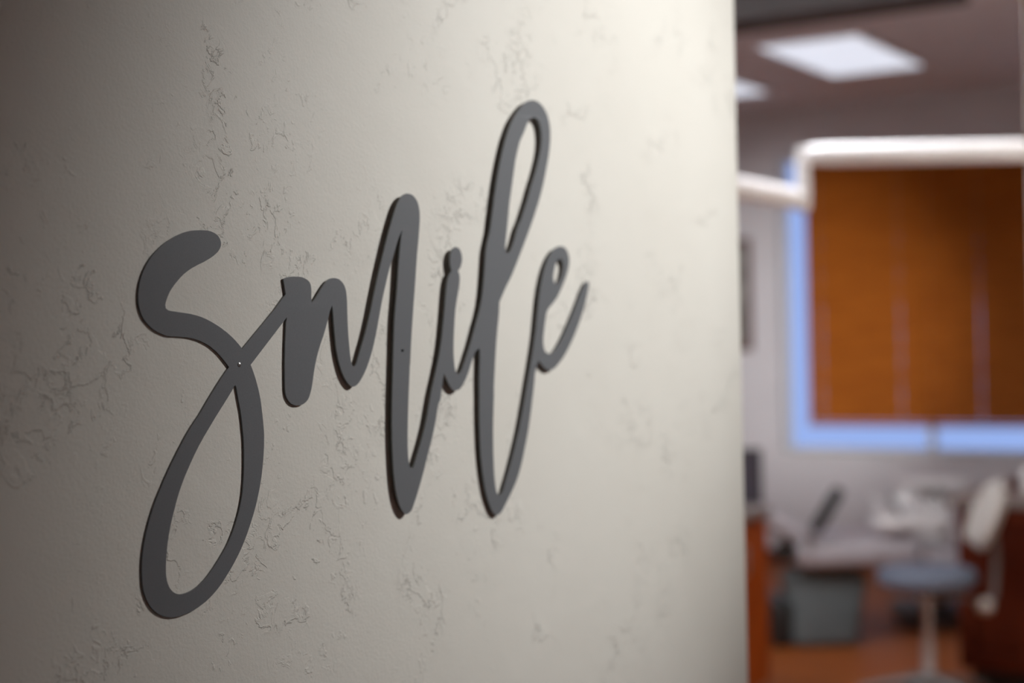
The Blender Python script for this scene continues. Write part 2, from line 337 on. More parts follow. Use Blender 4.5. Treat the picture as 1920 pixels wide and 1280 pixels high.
# outline of the cut-out lettering on the wall plane: (distance along the wall, height) in tenths of a millimetre; first ring outside, then its three holes
RINGS = [
 [(7874,16795),(7898,16795),(7924,16796),(7948,16795),(7971,16792),(7992,16787),(8012,16781),(8030,16773),(8045,16764),(8059,16749),(8069,16731),(8073,16714),(8071,16699),(8064,16684),(8053,16670),(8039,16655),(8020,16642),(7999,16629),(7980,16618),(7959,16608),(7937,16598),(7916,16589),(7896,16580),(7875,16573),(7855,16566),(7834,16558),(7814,16549),(7793,16541),(7773,16532),(7753,16522),(7734,16512),(7716,16501),(7698,16490),(7681,16478),(7664,16465),(7648,16452),(7632,16438),(7617,16425),(7604,16412),(7592,16400),(7580,16387),(7569,16374),(7560,16360),(7551,16346),(7543,16332),(7537,16319),(7529,16301),(7525,16286),(7529,16266),(7550,16253),(7570,16249),(7594,16246),(7620,16244),(7642,16241),(7665,16239),(7689,16237),(7713,16234),(7737,16232),(7761,16229),(7784,16225),(7808,16221),(7832,16216),(7856,16211),(7880,16204),(7904,16197),(7929,16188),(7954,16179),(7978,16169),(8001,16159),(8023,16150),(8043,16140),(8064,16130),(8083,16119),(8103,16109),(8122,16098),(8140,16086),(8158,16075),(8178,16061),(8197,16047),(8216,16032),(8233,16018),(8250,16003),(8266,15988),(8382,16079),(8500,16171),(8618,16265),(8741,16376),(8737,16395),(8733,16413),(8729,16432),(8726,16450),(8722,16467),(8719,16485),(8746,16493),(8775,16499),(8801,16503),(8828,16505),(8855,16505),(8881,16505),(8907,16504),(8932,16500),(8964,16491),(8990,16479),(9006,16466),(9016,16451),(9021,16430),(9023,16406),(9023,16391),(9022,16375),(9021,16359),(9023,16337),(9026,16315),(9045,16330),(9064,16346),(9077,16359),(9090,16373),(9104,16387),(9117,16401),(9135,16420),(9153,16438),(9171,16455),(9195,16475),(9220,16490),(9248,16500),(9278,16504),(9310,16503),(9341,16496),(9369,16482),(9392,16463),(9404,16449),(9412,16434),(9419,16417),(9423,16401),(9426,16385),(9428,16368),(9430,16350),(9431,16330),(9432,16309),(9432,16288),(9432,16267),(9432,16243),(9433,16219),(9433,16194),(9434,16169),(9435,16142),(9437,16114),(9439,16086),(9441,16058),(9444,16033),(9446,16008),(9449,15984),(9452,15960),(9454,15940),(9457,15920),(9461,15900),(9464,15884),(9469,15864),(9476,15848),(9496,15831),(9520,15843),(9533,15860),(9544,15882),(9553,15899),(9562,15917),(9572,15937),(9582,15958),(9596,15986),(9611,16015),(9627,16046),(9642,16077),(9657,16111),(9672,16146),(9687,16182),(9702,16219),(9718,16260),(9733,16303),(9749,16347),(9764,16390),(9780,16431),(9795,16473),(9811,16514),(9827,16555),(9842,16593),(9858,16631),(9873,16669),(9889,16707),(9905,16744),(9920,16780),(9936,16817),(9953,16854),(9970,16891),(9988,16929),(10006,16966),(10024,17002),(10040,17031),(10055,17060),(10071,17087),(10088,17112),(10106,17135),(10125,17156),(10147,17174),(10180,17191),(10215,17202),(10254,17202),(10291,17195),(10315,17185),(10336,17170),(10354,17154),(10365,17139),(10373,17123),(10380,17106),(10385,17089),(10389,17070),(10391,17050),(10391,17030),(10391,17008),(10388,16975),(10383,16939),(10377,16902),(10371,16866),(10365,16829),(10358,16793),(10351,16756),(10344,16716),(10336,16664),(10328,16608),(10320,16550),(10312,16493),(10304,16438),(10295,16382),(10286,16327),(10278,16272),(10270,16216),(10262,16161),(10254,16106),(10247,16051),(10239,15985),(10231,15913),(10224,15855),(10221,15831),(10224,15856),(10229,15911),(10235,15967),(10237,15992),(10234,15968),(10227,15909),(10219,15837),(10212,15772),(10206,15717),(10200,15662),(10194,15607),(10189,15553),(10184,15497),(10179,15440),(10174,15385),(10171,15334),(10169,15295),(10167,15258),(10166,15223),(10165,15188),(10166,15155),(10167,15122),(10169,15090),(10174,15063),(10179,15040),(10185,15020),(10197,15007),(10229,15004),(10247,15022),(10261,15049),(10273,15066),(10284,15085),(10296,15106),(10308,15126),(10322,15152),(10338,15178),(10353,15206),(10368,15233),(10383,15263),(10398,15294),(10413,15325),(10427,15356),(10441,15391),(10454,15428),(10466,15464),(10478,15498),(10487,15525),(10495,15550),(10503,15575),(10512,15600),(10522,15624),(10532,15648),(10543,15672),(10554,15697),(10565,15721),(10575,15745),(10586,15769),(10596,15794),(10607,15821),(10618,15848),(10629,15875),(10639,15903),(10648,15930),(10657,15958),(10666,15986),(10674,16012),(10679,16035),(10684,16057),(10689,16078),(10694,16100),(10698,16122),(10703,16144),(10707,16166),(10712,16188),(10717,16215),(10722,16243),(10728,16271),(10733,16299),(10737,16325),(10741,16350),(10745,16375),(10749,16399),(10753,16419),(10757,16439),(10761,16458),(10765,16476),(10772,16500),(10780,16523),(10789,16544),(10808,16575),(10838,16598),(10831,16618),(10825,16639),(10820,16663),(10819,16689),(10821,16708),(10825,16727),(10832,16745),(10845,16767),(10863,16785),(10906,16803),(10954,16794),(10974,16777),(10987,16756),(10997,16732),(11000,16706),(10996,16680),(10986,16655),(10975,16636),(10961,16621),(10936,16603),(10956,16575),(10960,16557),(10961,16536),(10959,16519),(10955,16500),(10951,16480),(10944,16458),(10937,16436),(10929,16412),(10922,16391),(10914,16368),(10907,16345),(10900,16323),(10894,16301),(10889,16279),(10884,16256),(10879,16233),(10875,16206),(10871,16178),(10868,16150),(10864,16122),(10861,16094),(10858,16066),(10855,16038),(10853,16010),(10851,15982),(10850,15954),(10849,15926),(10849,15899),(10851,15875),(10853,15852),(10856,15830),(10860,15809),(10865,15786),(10872,15765),(10882,15748),(10918,15730),(10955,15751),(10969,15766),(10981,15783),(10994,15803),(11006,15823),(11021,15846),(11037,15869),(11052,15894),(11067,15917),(11081,15940),(11094,15962),(11108,15985),(11121,16007),(11133,16030),(11145,16053),(11157,16075),(11169,16098),(11180,16119),(11191,16141),(11202,16162),(11213,16183),(11223,16202),(11234,16220),(11244,16238),(11253,16257),(11263,16280),(11273,16303),(11282,16326),(11292,16349),(11299,16377),(11307,16405),(11315,16434),(11322,16464),(11331,16505),(11338,16549),(11346,16593),(11353,16637),(11360,16681),(11366,16725),(11373,16768),(11384,16811),(11399,16853),(11418,16896),(11437,16937),(11452,16975),(11460,17000),(11466,17024),(11471,17046),(11477,17071),(11485,17101),(11494,17132),(11502,17164),(11511,17195),(11519,17224),(11526,17253),(11534,17282),(11543,17311),(11552,17342),(11561,17373),(11571,17405),(11582,17437),(11593,17469),(11604,17501),(11616,17532),(11628,17564),(11640,17594),(11653,17624),(11665,17653),(11678,17683),(11692,17712),(11705,17741),(11719,17770),(11734,17798),(11748,17822),(11762,17846),(11776,17869),(11791,17892),(11806,17912),(11820,17932),(11836,17952),(11852,17971),(11873,17993),(11896,18015),(11920,18037),(11946,18059),(11972,18081),(12000,18102),(12027,18121),(12056,18140),(12087,18156),(12134,18174),(12184,18186),(12234,18190),(12282,18187),(12329,18176),(12371,18160),(12398,18147),(12421,18131),(12442,18114),(12462,18094),(12478,18072),(12491,18049),(12500,18031),(12508,18012),(12513,17992),(12518,17972),(12521,17950),(12522,17929),(12522,17906),(12521,17882),(12517,17851),(12512,17818),(12504,17783),(12496,17749),(12485,17713),(12472,17677),(12458,17641),(12444,17604),(12428,17566),(12412,17527),(12395,17488),(12378,17449),(12360,17413),(12342,17376),(12323,17340),(12303,17305),(12283,17271),(12263,17238),(12241,17205),(12220,17171),(12198,17137),(12176,17105),(12151,17069),(12122,17028),(12050,16928),(11960,16806),(11870,16686),(11795,16591),(11763,16555),(11734,16525),(11706,16497),(11680,16468),(11654,16438),(11630,16408),(11606,16379),(11581,16349),(11578,16321),(11575,16293),(11572,16265),(11567,16236),(11561,16202),(11553,16167),(11544,16131),(11537,16096),(11530,16059),(11523,16021),(11517,15983),(11511,15945),(11505,15902),(11499,15859),(11493,15815),(11488,15771),(11482,15724),(11476,15675),(11471,15630),(11468,15598),(11468,15573),(11467,15544),(11463,15505),(11460,15462),(11456,15421),(11453,15384),(11451,15346),(11448,15308),(11446,15270),(11444,15232),(11443,15194),(11442,15156),(11442,15118),(11442,15080),(11442,15041),(11443,15003),(11445,14966),(11446,14934),(11447,14903),(11449,14873),(11452,14844),(11455,14818),(11459,14793),(11463,14769),(11468,14746),(11475,14721),(11482,14697),(11495,14678),(11536,14653),(11579,14678),(11591,14692),(11601,14710),(11611,14729),(11621,14748),(11636,14771),(11651,14795),(11667,14820),(11682,14845),(11698,14871),(11713,14898),(11728,14925),(11744,14954),(11762,14987),(11781,15022),(11799,15058),(11817,15093),(11834,15126),(11850,15159),(11866,15192),(11881,15224),(11895,15257),(11908,15290),(11921,15323),(11935,15357),(11949,15393),(11962,15429),(11976,15465),(11989,15501),(12001,15533),(12012,15564),(12022,15594),(12034,15625),(12045,15656),(12057,15687),(12068,15718),(12079,15748),(12090,15777),(12100,15806),(12110,15834),(12120,15863),(12130,15892),(12140,15921),(12150,15950),(12159,15979),(12167,16005),(12176,16032),(12184,16058),(12191,16084),(12199,16113),(12205,16143),(12212,16172),(12218,16201),(12224,16228),(12230,16255),(12236,16281),(12243,16308),(12249,16334),(12255,16361),(12262,16388),(12269,16414),(12277,16439),(12285,16462),(12293,16486),(12302,16511),(12313,16538),(12324,16565),(12336,16592),(12349,16619),(12362,16643),(12375,16666),(12390,16689),(12406,16711),(12422,16733),(12439,16753),(12458,16773),(12479,16793),(12507,16815),(12537,16837),(12572,16855),(12624,16872),(12678,16882),(12726,16879),(12768,16869),(12800,16850),(12823,16826),(12836,16807),(12844,16786),(12848,16764),(12848,16743),(12844,16720),(12837,16698),(12825,16672),(12810,16646),(12793,16620),(12779,16600),(12765,16580),(12749,16561),(12733,16541),(12717,16522),(12700,16502),(12682,16483),(12663,16464),(12644,16444),(12624,16425),(12603,16406),(12582,16388),(12556,16370),(12529,16353),(12503,16337),(12468,16317),(12436,16298),(12414,16280),(12398,16260),(12388,16242),(12381,16222),(12374,16201),(12367,16181),(12361,16160),(12355,16138),(12350,16116),(12344,16094),(12338,16073),(12333,16051),(12330,16030),(12327,16004),(12326,15979),(12329,15955),(12340,15926),(12362,15901),(12394,15886),(12433,15879),(12472,15883),(12510,15894),(12537,15906),(12563,15922),(12589,15939),(12612,15956),(12635,15975),(12658,15995),(12681,16016),(12710,16044),(12739,16074),(12769,16105),(12798,16136),(12829,16169),(12859,16202),(12888,16235),(12917,16269),(12946,16303),(12973,16337),(13000,16371),(13026,16403),(13047,16429),(13067,16454),(13086,16477),(13106,16499),(13125,16521),(13143,16542),(13163,16556),(13205,16565),(13228,16546),(13222,16507),(13213,16483),(13202,16456),(13189,16427),(13175,16401),(13160,16372),(13144,16344),(13127,16315),(13107,16284),(13086,16253),(13064,16222),(13041,16191),(13016,16158),(12989,16124),(12961,16091),(12933,16058),(12904,16027),(12875,15997),(12845,15967),(12814,15938),(12785,15912),(12756,15887),(12727,15863),(12697,15841),(12672,15824),(12646,15808),(12620,15792),(12594,15778),(12565,15762),(12535,15748),(12505,15737),(12432,15728),(12393,15734),(12357,15746),(12321,15764),(12290,15785),(12261,15807),(12234,15829),(12222,15808),(12209,15786),(12197,15765),(12187,15745),(12176,15723),(12166,15701),(12160,15683),(12158,15653),(12151,15622),(12141,15582),(12129,15538),(12118,15496),(12107,15456),(12097,15417),(12087,15378),(12076,15339),(12065,15303),(12054,15266),(12043,15230),(12030,15195),(12018,15161),(12004,15127),(11990,15094),(11976,15062),(11962,15031),(11949,15000),(11936,14970),(11922,14940),(11909,14914),(11896,14889),(11883,14864),(11869,14840),(11855,14818),(11840,14796),(11824,14774),(11807,14752),(11786,14728),(11763,14704),(11739,14680),(11716,14657),(11693,14635),(11671,14614),(11648,14593),(11626,14573),(11605,14554),(11585,14535),(11564,14518),(11543,14505),(11512,14494),(11481,14492),(11452,14503),(11424,14522),(11406,14540),(11389,14562),(11375,14586),(11361,14610),(11346,14637),(11332,14666),(11319,14696),(11308,14725),(11298,14756),(11290,14786),(11282,14817),(11275,14849),(11268,14881),(11262,14914),(11256,14947),(11251,14981),(11246,15018),(11243,15056),(11240,15094),(11237,15132),(11235,15169),(11234,15207),(11233,15245),(11232,15282),(11232,15320),(11232,15357),(11232,15395),(11233,15432),(11234,15471),(11235,15510),(11237,15548),(11237,15582),(11238,15604),(11237,15623),(11237,15643),(11238,15663),(11239,15691),(11241,15720),(11243,15749),(11245,15777),(11247,15801),(11249,15824),(11251,15846),(11252,15869),(11252,15889),(11251,15909),(11249,15929),(11248,15949),(11197,15929),(11177,15910),(11159,15888),(11144,15868),(11130,15846),(11115,15824),(11102,15803),(11089,15781),(11076,15758),(11061,15737),(11046,15717),(11031,15697),(11015,15678),(10997,15660),(10974,15639),(10950,15620),(10924,15606),(10865,15597),(10814,15616),(10788,15637),(10766,15662),(10752,15679),(10740,15697),(10728,15713),(10714,15731),(10700,15747),(10693,15725),(10686,15704),(10680,15682),(10675,15664),(10670,15647),(10665,15629),(10660,15611),(10654,15590),(10650,15567),(10644,15546),(10637,15529),(10614,15504),(10603,15481),(10593,15451),(10583,15418),(10573,15386),(10560,15353),(10548,15320),(10534,15287),(10520,15254),(10503,15218),(10485,15182),(10467,15145),(10449,15109),(10431,15073),(10414,15037),(10397,15001),(10379,14966),(10362,14933),(10345,14901),(10327,14869),(10310,14838),(10293,14809),(10276,14780),(10259,14752),(10242,14727),(10229,14707),(10217,14688),(10203,14671),(10187,14659),(10157,14646),(10126,14643),(10102,14654),(10079,14674),(10058,14697),(10042,14721),(10028,14748),(10016,14778),(10006,14808),(9996,14843),(9988,14879),(9982,14917),(9977,14955),(9972,14997),(9969,15040),(9966,15084),(9964,15129),(9962,15182),(9961,15236),(9961,15291),(9962,15346),(9963,15400),(9966,15454),(9969,15508),(9972,15562),(9976,15616),(9980,15670),(9985,15724),(9989,15778),(9993,15832),(9997,15886),(10002,15940),(10006,15995),(10011,16049),(10015,16104),(10021,16158),(10027,16212),(10035,16263),(10044,16313),(10053,16364),(10062,16416),(10070,16473),(10078,16533),(10085,16592),(10093,16649),(10101,16700),(10109,16751),(10117,16799),(10125,16840),(10131,16860),(10136,16877),(10142,16894),(10147,16911),(10132,16891),(10117,16872),(10102,16852),(10088,16831),(10072,16803),(10058,16773),(10043,16742),(10028,16712),(10014,16684),(9999,16657),(9984,16630),(9970,16602),(9955,16570),(9941,16537),(9927,16504),(9914,16471),(9901,16439),(9888,16407),(9875,16374),(9863,16341),(9850,16302),(9837,16263),(9825,16223),(9812,16183),(9800,16145),(9787,16107),(9775,16070),(9761,16034),(9748,16000),(9733,15966),(9718,15934),(9702,15903),(9687,15876),(9672,15850),(9656,15825),(9640,15802),(9626,15783),(9611,15765),(9596,15749),(9581,15733),(9564,15718),(9547,15704),(9529,15693),(9504,15684),(9480,15681),(9454,15690),(9430,15706),(9415,15719),(9400,15734),(9386,15751),(9374,15768),(9361,15789),(9349,15812),(9339,15835),(9329,15859),(9320,15884),(9312,15910),(9305,15936),(9298,15963),(9293,15990),(9289,16018),(9286,16046),(9282,16073),(9279,16101),(9276,16129),(9273,16157),(9271,16183),(9269,16206),(9267,16228),(9265,16248),(9262,16266),(9259,16284),(9255,16300),(9246,16285),(9237,16269),(9228,16252),(9220,16233),(9212,16213),(9203,16191),(9194,16170),(9184,16146),(9173,16122),(9161,16098),(9150,16074),(9139,16054),(9127,16034),(9116,16014),(9105,15993),(9094,15970),(9083,15947),(9073,15923),(9063,15899),(9055,15875),(9047,15852),(9040,15828),(9033,15805),(9028,15784),(9024,15764),(9019,15744),(9014,15725),(9009,15707),(9004,15690),(8998,15674),(8991,15658),(8982,15639),(8972,15621),(8959,15605),(8936,15588),(8907,15575),(8885,15570),(8860,15568),(8836,15568),(8805,15573),(8776,15584),(8752,15601),(8734,15622),(8725,15636),(8719,15651),(8715,15669),(8712,15689),(8712,15711),(8712,15735),(8712,15761),(8713,15801),(8714,15845),(8715,15890),(8718,15933),(8720,15967),(8722,16000),(8725,16032),(8728,16065),(8731,16099),(8734,16134),(8737,16169),(8748,16210),(8647,16124),(8547,16040),(8448,15957),(8349,15875),(8358,15860),(8366,15845),(8374,15830),(8382,15813),(8392,15791),(8402,15767),(8411,15743),(8420,15718),(8428,15695),(8435,15671),(8441,15647),(8447,15623),(8451,15599),(8455,15575),(8458,15551),(8462,15528),(8464,15508),(8467,15489),(8469,15469),(8471,15450),(8473,15430),(8475,15409),(8476,15389),(8476,15367),(8475,15342),(8474,15316),(8472,15289),(8469,15261),(8465,15230),(8461,15198),(8455,15165),(8449,15133),(8443,15103),(8436,15073),(8428,15043),(8419,15012),(8408,14980),(8396,14947),(8384,14914),(8371,14882),(8357,14852),(8343,14823),(8328,14795),(8313,14766),(8296,14736),(8279,14705),(8260,14675),(8241,14646),(8222,14619),(8202,14592),(8181,14566),(8159,14541),(8137,14516),(8114,14492),(8090,14468),(8065,14445),(8042,14423),(8018,14401),(7993,14381),(7968,14362),(7943,14345),(7917,14329),(7890,14314),(7863,14300),(7836,14288),(7809,14278),(7781,14268),(7752,14259),(7724,14252),(7696,14246),(7667,14242),(7638,14239),(7611,14236),(7583,14235),(7556,14236),(7529,14238),(7505,14243),(7481,14249),(7458,14256),(7436,14265),(7414,14276),(7394,14288),(7375,14301),(7357,14316),(7341,14332),(7327,14350),(7314,14369),(7303,14389),(7293,14408),(7286,14428),(7279,14448),(7274,14468),(7270,14489),(7268,14511),(7267,14533),(7267,14555),(7266,14576),(7267,14597),(7268,14618),(7270,14640),(7273,14662),(7277,14684),(7281,14706),(7286,14729),(7292,14752),(7299,14775),(7306,14799),(7314,14822),(7323,14846),(7332,14869),(7342,14893),(7352,14917),(7364,14940),(7375,14964),(7387,14987),(7400,15010),(7414,15034),(7428,15057),(7443,15081),(7459,15104),(7475,15130),(7492,15155),(7510,15181),(7527,15205),(7544,15228),(7560,15251),(7577,15273),(7595,15296),(7613,15320),(7633,15345),(7653,15369),(7672,15393),(7690,15415),(7708,15436),(7727,15456),(7746,15477),(7768,15499),(7791,15521),(7814,15543),(7837,15565),(7858,15588),(7879,15611),(7899,15634),(7920,15657),(7942,15680),(7963,15703),(7985,15725),(8005,15747),(8023,15765),(8040,15782),(8057,15799),(8074,15815),(8088,15828),(8101,15841),(8114,15853),(8128,15865),(8115,15877),(8103,15889),(8090,15901),(8077,15913),(8062,15927),(8047,15940),(8031,15953),(8015,15965),(8000,15976),(7984,15986),(7967,15996),(7951,16006),(7929,16017),(7906,16027),(7883,16036),(7865,16042),(7846,16049),(7826,16054),(7806,16059),(7786,16063),(7766,16067),(7745,16070),(7724,16073),(7701,16075),(7677,16077),(7653,16078),(7630,16080),(7608,16080),(7587,16081),(7566,16081),(7545,16084),(7526,16087),(7506,16092),(7488,16098),(7470,16104),(7447,16112),(7426,16122),(7406,16132),(7387,16144),(7369,16158),(7353,16171),(7339,16185),(7327,16199),(7316,16214),(7307,16230),(7300,16246),(7294,16263),(7289,16280),(7286,16298),(7285,16316),(7285,16332),(7286,16348),(7287,16364),(7290,16380),(7293,16397),(7297,16413),(7302,16429),(7308,16445),(7315,16462),(7323,16479),(7332,16496),(7342,16513),(7354,16530),(7366,16548),(7380,16565),(7395,16582),(7410,16599),(7427,16614),(7445,16630),(7463,16644),(7481,16658),(7500,16671),(7520,16684),(7540,16696),(7561,16707),(7583,16718),(7604,16728),(7626,16738),(7648,16747),(7670,16755),(7692,16763),(7713,16770),(7733,16775),(7753,16780),(7773,16784),(7793,16788),(7820,16791),(7847,16793)],
 [(8186,15738),(8195,15727),(8202,15702),(8208,15672),(8214,15645),(8220,15621),(8226,15598),(8232,15575),(8237,15551),(8241,15528),(8245,15504),(8248,15481),(8251,15457),(8254,15430),(8257,15402),(8260,15374),(8262,15346),(8262,15315),(8263,15283),(8262,15251),(8261,15218),(8260,15183),(8258,15148),(8255,15113),(8252,15080),(8248,15053),(8244,15027),(8240,15001),(8235,14977),(8230,14956),(8224,14936),(8218,14916),(8211,14896),(8204,14876),(8196,14857),(8187,14838),(8178,14819),(8168,14798),(8157,14776),(8146,14755),(8133,14734),(8119,14712),(8104,14690),(8088,14668),(8072,14647),(8055,14629),(8038,14611),(8021,14594),(8003,14576),(7982,14556),(7961,14537),(7940,14517),(7918,14499),(7897,14482),(7877,14466),(7856,14451),(7835,14437),(7815,14426),(7795,14415),(7774,14405),(7753,14397),(7734,14391),(7714,14385),(7693,14381),(7674,14378),(7650,14376),(7626,14376),(7603,14378),(7581,14384),(7560,14392),(7542,14403),(7527,14416),(7514,14431),(7503,14448),(7495,14465),(7488,14484),(7484,14503),(7481,14521),(7480,14540),(7481,14559),(7481,14579),(7483,14603),(7485,14627),(7488,14652),(7492,14676),(7496,14700),(7500,14724),(7506,14748),(7511,14772),(7518,14796),(7525,14819),(7532,14842),(7540,14865),(7548,14887),(7556,14908),(7565,14930),(7574,14951),(7583,14975),(7593,14999),(7604,15023),(7615,15046),(7627,15069),(7639,15092),(7653,15115),(7666,15138),(7681,15162),(7697,15186),(7714,15210),(7731,15235),(7749,15260),(7767,15285),(7786,15310),(7805,15334),(7823,15356),(7842,15377),(7860,15399),(7881,15421),(7909,15451),(7939,15483),(7970,15516),(7999,15546),(8022,15569),(8043,15591),(8065,15612),(8085,15633),(8104,15652),(8122,15671),(8139,15689),(8155,15705),(8172,15727)],
 [(12218,18034),(12256,18031),(12290,18021),(12317,18000),(12335,17972),(12343,17954),(12348,17935),(12352,17915),(12354,17895),(12356,17875),(12356,17855),(12354,17835),(12352,17815),(12347,17793),(12342,17770),(12335,17747),(12327,17723),(12316,17697),(12304,17670),(12291,17642),(12277,17615),(12263,17586),(12247,17558),(12231,17529),(12215,17501),(12199,17475),(12183,17449),(12167,17424),(12151,17398),(12135,17369),(12120,17339),(12104,17310),(12088,17281),(12071,17252),(12053,17224),(12036,17196),(12018,17169),(12003,17145),(11989,17121),(11974,17099),(11960,17078),(11943,17058),(11926,17040),(11909,17019),(11893,16992),(11876,16960),(11860,16927),(11843,16898),(11829,16875),(11815,16852),(11800,16832),(11785,16814),(11761,16789),(11736,16775),(11703,16789),(11695,16804),(11693,16825),(11694,16847),(11696,16867),(11701,16888),(11707,16911),(11713,16936),(11722,16977),(11731,17024),(11741,17071),(11750,17114),(11756,17145),(11762,17174),(11768,17202),(11775,17231),(11783,17263),(11792,17294),(11802,17326),(11811,17359),(11821,17391),(11830,17423),(11839,17455),(11848,17486),(11857,17517),(11865,17547),(11874,17576),(11883,17605),(11893,17631),(11903,17656),(11914,17681),(11925,17706),(11936,17730),(11948,17754),(11960,17777),(11974,17800),(11993,17824),(12014,17847),(12034,17872),(12051,17894),(12067,17918),(12083,17941),(12100,17962),(12122,17989),(12149,18011)],
 [(12662,16766),(12707,16751),(12722,16729),(12728,16703),(12726,16682),(12719,16661),(12710,16639),(12696,16611),(12679,16584),(12658,16558),(12632,16537),(12580,16525),(12541,16546),(12533,16567),(12534,16591),(12539,16612),(12548,16634),(12558,16657),(12567,16680),(12578,16702),(12594,16723),(12626,16750)],
]

# ------------------------------------------------------------------ the setting
WX = -.735          # hallway face of the sign wall
WT = .15            # its thickness
Y1, Y2 = 1.708, 3.68 # doorway into the treatment room
YB = 10.41          # window wall
H = 3.2             # room ceiling
HH = 2.75           # hallway ceiling

def wall_run(y0, y1, z0, z1, round0=False, round1=False, r=.02):
    """a length of wall along y, its free ends with rounded plaster corners"""
    prof = []
    def corner(cx, cy, a0):
        for k in range(7):
            a = R(a0 + 90 * k / 6)
            prof.append((cx + r * math.cos(a), cy + r * math.sin(a)))
    xa, xb = WX - WT, WX
    if round1:
        corner(xb - r, y1 - r, 0); corner(xa + r, y1 - r, 90)
    else:
        prof += [(xb, y1), (xa, y1)]
    if round0:
        corner(xa + r, y0 + r, 180); corner(xb - r, y0 + r, 270)
    else:
        prof += [(xa, y0), (xb, y0)]
    bm = bmesh.new()
    lo = [bm.verts.new((x, y, z0)) for x, y in prof]
    hi = [bm.verts.new((x, y, z1)) for x, y in prof]
    n = len(prof)
    for k in range(n):
        bm.faces.new((lo[k], lo[(k + 1) % n], hi[(k + 1) % n], hi[k]))
    bm.faces.new(lo[::-1]); bm.faces.new(hi)
    return bm

DOOR_H = 2.36
tag(obj('wall_left', wall_run(-1.6, Y1, 0, H, round1=True), 'plaster', smooth=True), 'cream trowelled plaster wall carrying the grey lettering', kind='structure')
tag(obj('wall_right', wall_run(Y2, YB, 0, H, round0=True), 'plaster', smooth=True), 'cream plaster wall beyond the doorway, at the right edge', kind='structure')
tag(obj('wall_header', B(WX - WT, WX, Y1, Y2, DOOR_H, H), 'plaster'), 'plaster wall above the wide doorway', kind='structure')
tag(obj('floor', B(-6.6, 1.25, -1.6, YB + .1, -.1, 0), 'floor'), 'orange-brown wood floor', kind='structure')
tag(obj('ceiling', B(-6.6, WX - WT, -1.6, YB + .1, H, H + .1), 'ceiling'), 'dim grey treatment room ceiling', kind='structure')
tag(obj('ceiling_hall', B(WX, 1.25, -1.6, YB + .1, HH, HH + .1), 'ceiling'), 'hallway ceiling', kind='structure')
tag(obj('wall_side', B(1.25, 1.35, -1.6, YB, 0, H), 'paint'), 'opposite hallway wall', kind='structure')
tag(obj('wall_front', B(-6.6, 1.25, -1.7, -1.6, 0, H), 'paint'), 'wall behind the viewer', kind='structure')
tag(obj('wall_far', B(-6.7, -6.6, -1.6, YB, 0, H), 'paint'), 'far side wall of the treatment room', kind='structure')
# window wall around its opening
OX0, OX1, OZ0, OZ1 = -4.225, -2.095, .785, 2.86
bm = bmesh.new()
box(bm, -6.6, OX0, YB, YB + .2, 0, H); box(bm, OX1, 1.25, YB, YB + .2, 0, H)
box(bm, OX0, OX1, YB, YB + .2, 0, OZ0); box(bm, OX0, OX1, YB, YB + .2, OZ1, H)
tag(obj('wall_back', bm, 'paint'), 'grey window wall of the treatment room', kind='structure')
tag(obj('baseboard_back', B(-6.6, WX - WT, YB - .015, YB, 0, .09, bev=.004), 'frame_wood'), 'dark baseboard under the window wall', kind='structure')
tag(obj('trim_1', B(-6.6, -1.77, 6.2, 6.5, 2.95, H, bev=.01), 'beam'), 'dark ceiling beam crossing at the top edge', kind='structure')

# window: frame, mullion, panes, sill
win = bpy.data.objects.new('window_1', None)
COL.objects.link(win)
win.location = (OX0, YB, OZ0)
tag(win, 'wide two-light window with white frame behind the wooden blinds', kind='structure')
W_, Hh = OX1 - OX0, OZ1 - OZ0
bm = bmesh.new()
f = .025
box(bm, 0, f, .10, .17, 0, Hh); box(bm, W_ - f, W_, .10, .17, 0, Hh)
box(bm, f, W_ - f, .10, .17, 0, f); box(bm, f, W_ - f, .10, .17, Hh - f, Hh)
obj('window_frame', bm, 'vinyl', win)
obj('mullion', B(W_ / 2 - .040, W_ / 2 - .002, .075, .17, f, Hh - f), 'vinyl', win)
obj('pane', B(f, W_ / 2 - .040, .132, .138, f, Hh - f), 'glass', win)
obj('pane', B(W_ / 2 - .002, W_ - f, .132, .138, f, Hh - f), 'glass', win)
obj('window_sill', B(-.02, W_ + .02, -.02, .10, -.025, .0, bev=.004), 'vinyl', win)

# ------------------------------------------------------------------ wooden blinds
PITCH, SW = .042, .052
def slat_mesh(name, width, slots, sz):
    """one slat, its length along x; sz is the half-height of the cord slots (0 = none)"""
    bm = bmesh.new()
    th = .0015
    if sz <= 0:
        box(bm, 0, width, -th, th, -SW / 2, SW / 2)
    else:
        xs = [0]
        for s in slots:
            xs += [s - .004, s + .004]
        xs.append(width)
        for i in range(0, len(xs), 2):
            box(bm, xs[i], xs[i + 1], -th, th, -SW / 2, SW / 2)
        for i in range(1, len(xs) - 1, 2):
            box(bm, xs[i], xs[i + 1], -th, th, -SW / 2, -sz)
            box(bm, xs[i], xs[i + 1], -th, th, sz, SW / 2)
    bmesh.ops.recalc_face_normals(bm, faces=bm.faces[:])
    me = bpy.data.meshes.new(name)
    bm.to_mesh(me); bm.free()
    me.materials.append(M['slat'])
    return me

